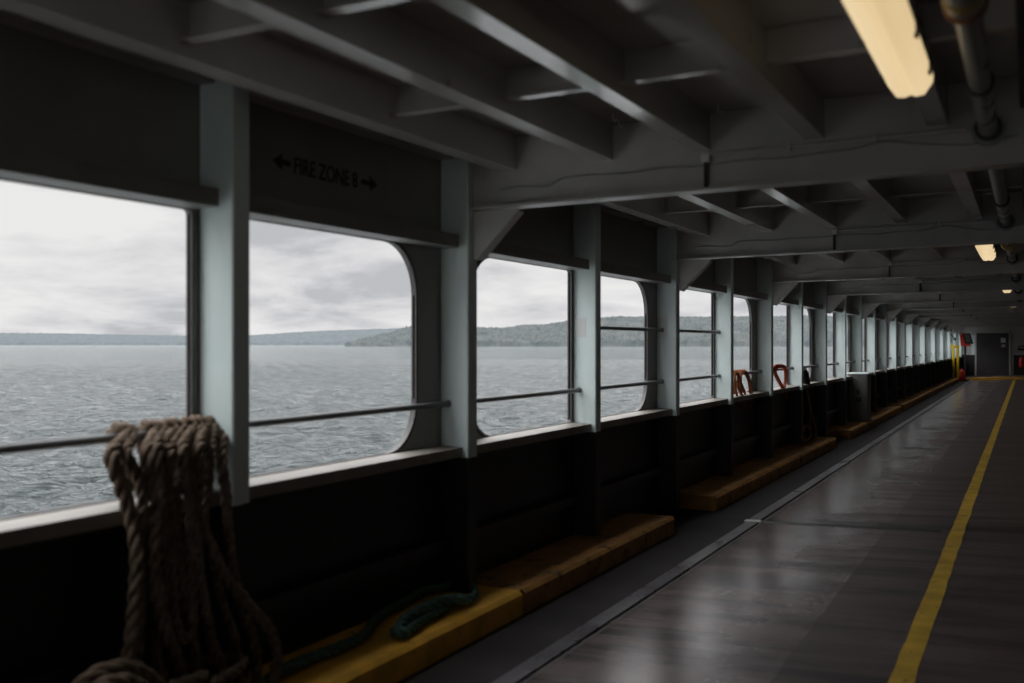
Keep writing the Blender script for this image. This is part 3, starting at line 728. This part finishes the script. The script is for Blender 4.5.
r = empty('yellow_frame', (-2.68, 45.0, .14)); tag(r, 'bright yellow upright steel frame on the end of the far kerb', 'frame')
for x in (-.06, .11):
    m = MB(); m.box((x-.045, -.045, 0), (x+.045, .045, 1.25), bev=.012); m.build('leg', FRAME_Y, r)
m = MB(); m.box((-.19, -.055, 1.25), (.17, .055, 1.36), bev=.012); m.build('top_bar', FRAME_Y, r)
m = MB(); m.tube([(.0, 0, 1.36), (.0, 0, 1.56), (-.03, 0, 1.64), (-.20, 0, 1.86)], .017, 8); m.lathe((0, 0, 1.58), [(.03, 0), (.05, .03), (.05, .06), (.03, .09)], 12); m.build('lever', DARK, r)
# enclosure: inboard casing and the deck behind the camera
m = MB(); m.box((XR, YBACK, 0), (XR+.1, YEND+.2, 3.0)); struct(m.build('wall_right', CASING), 'grey casing wall inboard of the lane', 'wall')
# the lane is open to the sky behind the camera
# ------------------------------------------------------------------ sea
SEAZ = -4.6
def sea():
    na, nr_ = 1200, 1000
    ang = np.radians(np.linspace(92, 182, na)) ; ang = np.radians(np.linspace(84, 330, na))
    dist = np.concatenate([np.geomspace(3.7, 400, nr_-140), np.geomspace(405, 30000, 140)])
    A, D = np.meshgrid(ang, dist)
    X = D*np.cos(A); Y = D*np.sin(A)
    rng = np.random.default_rng(2); Z = np.zeros_like(X)
    for k in range(46):
        wl = np.exp(rng.uniform(np.log(1.1), np.log(9))); a = rng.normal(2.1, .38)
        kx, ky = np.cos(a)*2*PI/wl, np.sin(a)*2*PI/wl; ph = rng.uniform(0, 2*PI)
        amp = .0240*wl**.65
        cell = D*.0062
        s = np.sin(kx*X+ky*Y+ph)
        fade = np.clip(1.6-cell/(wl*.25), 0, 1)
        Z += amp*fade*(1-np.abs(s)*1.3)
    X = np.where(Y > -13, np.minimum(X, -3.6), X)
    Z += SEAZ
    co = np.stack([X, Y, Z], -1).reshape(-1, 3)
    me = bpy.data.meshes.new('sea'); nrow, ncol = X.shape
    me.vertices.add(len(co)); me.vertices.foreach_set('co', co.ravel())
    i = np.arange((nrow-1)*ncol).reshape(nrow-1, ncol)[:, :-1].ravel()
    q = np.stack([i, i+ncol, i+ncol+1, i+1], -1)
    me.loops.add(q.size); me.loops.foreach_set('vertex_index', q.ravel())
    me.polygons.add(len(q)); me.polygons.foreach_set('loop_start', np.arange(0, q.size, 4)); me.polygons.foreach_set('loop_total', np.full(len(q), 4))
    me.update(); me.validate()
    me.polygons.foreach_set('use_smooth', np.ones(len(me.polygons), bool))
    me.materials.append(SEA)
    o = bpy.data.objects.new('sea', me); C.objects.link(o)
    # normals up
    if me.polygons[0].normal.z < 0: me.flip_normals()
    return struct(o, 'rippled grey-green sea outside the windows', 'sea')
sea()
# ------------------------------------------------------------------ wooded shores
def shore(name, prof, dist, mat, lab, depth, tree, seed=0):
    """prof: list of (photo x, photo y of the skyline); a ridge with real depth and tree-height relief"""
    xs = np.array([p[0] for p in prof]); hs = np.array([p[1] for p in prof])
    nx, nd = 1000, 40; vs = []
    u = np.linspace(xs[0], xs[-1], nx)
    dirs = []
    for a in u:
        dx = -sT*F+cT*(a-512); dy = cT*F+sT*(a-512); dirs.append((dx/F, dy/F))
    for j in range(nd):
        t = j/(nd-1)
        for i in range(nx):
            h = max(0., np.interp(u[i], xs, hs))*(dist+depth)/F
            d = dist+depth*t
            prof_h = h*math.sin(min(1, t*1.25)*PI/2)**.8 if t > 0 else -2
            x, y = dirs[i][0]*d, dirs[i][1]*d
            n1 = noise.fractal(Vector((x*.012, y*.012, 3.1)), 1, 2, 4)
            n2 = noise.noise(Vector((x*.2, y*.2, 7.7)))
            tr = tree*(.45+.55*n1+.75*abs(n2)) if t > .02 else 0
            vs.append((x, y, EYE-6.15+max(0, prof_h)+tr*(1 if t > 0 else 0)))
    m = MB(); fs = []
    for j in range(nd-1):
        for i in range(nx-1): a = j*nx+i; fs.append((a, a+1, a+nx+1, a+nx))
    m.add(vs, fs); o = m.build(name, mat); return struct(o, lab, 'shore')
# heights in photo pixels above the horizon
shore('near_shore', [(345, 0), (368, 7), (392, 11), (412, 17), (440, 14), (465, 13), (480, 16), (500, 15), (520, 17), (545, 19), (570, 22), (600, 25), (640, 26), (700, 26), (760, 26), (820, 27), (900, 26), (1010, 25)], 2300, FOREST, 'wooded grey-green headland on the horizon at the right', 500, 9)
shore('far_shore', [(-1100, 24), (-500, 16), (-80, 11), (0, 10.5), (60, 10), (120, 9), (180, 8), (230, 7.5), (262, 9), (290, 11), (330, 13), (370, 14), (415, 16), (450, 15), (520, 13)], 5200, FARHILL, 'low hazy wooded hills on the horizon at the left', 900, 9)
# ------------------------------------------------------------------ sky: overcast with layered cloud
w = bpy.data.worlds.new('overcast'); bpy.context.scene.world = w; w.use_nodes = True
nt = w.node_tree; bg = nt.nodes['Background']
tcn = N(nt, 'ShaderNodeTexCoord'); sx = N(nt, 'ShaderNodeSeparateXYZ'); nt.links.new(tcn.outputs['Generated'], sx.inputs[0])
zp = math_n(nt, 'MAXIMUM', sx.outputs['Z'], 0.0)
den = math_n(nt, 'ADD', zp, .22)
cx = math_n(nt, 'DIVIDE', sx.outputs['X'], den); cy = math_n(nt, 'DIVIDE', sx.outputs['Y'], den)
cb = N(nt, 'ShaderNodeCombineXYZ'); nt.links.new(cx, cb.inputs[0]); nt.links.new(cy, cb.inputs[1])
f1 = noise_tex(nt, 1.9, 9, .56, vec=cb.outputs[0], dist=.2)
f2 = noise_tex(nt, .9, 3, .5, vec=cb.outputs[0])
f = math_n(nt, 'ADD', math_n(nt, 'MULTIPLY', f1, .65), math_n(nt, 'MULTIPLY', f2, .35))
cloud = ramp(nt, f, [(.42, (.54, .55, .575)), (.47, (.68, .68, .70)), (.51, (.77, .765, .775)), (.58, (.88, .875, .87))])
# overcast skies are brighter overhead; the steep rise is invented to light the deck
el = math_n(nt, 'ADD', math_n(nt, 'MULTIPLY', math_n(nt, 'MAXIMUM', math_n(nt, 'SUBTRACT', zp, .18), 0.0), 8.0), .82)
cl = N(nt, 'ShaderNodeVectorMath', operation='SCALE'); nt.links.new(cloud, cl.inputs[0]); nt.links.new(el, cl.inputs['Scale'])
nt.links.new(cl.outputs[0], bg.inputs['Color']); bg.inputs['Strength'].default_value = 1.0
# ------------------------------------------------------------------ camera
cam = bpy.data.cameras.new('camera'); co = bpy.data.objects.new('camera', cam); C.objects.link(co)
co.location = (0, 0, EYE); co.rotation_euler = (PI/2, 0, TH)
cam.sensor_width = 36; cam.lens = F*36/1024; cam.shift_y = 2.5/1024
cam.clip_start = .05; cam.clip_end = 60000
cam.dof.use_dof = True; cam.dof.focus_distance = 13; cam.dof.aperture_fstop = 1.7
bpy.context.scene.camera = co
vs_ = bpy.context.scene.view_settings
vs_.view_transform = 'Standard'; vs_.look = 'None'; vs_.gamma = 1; vs_.use_curve_mapping = False; vs_.exposure = .2
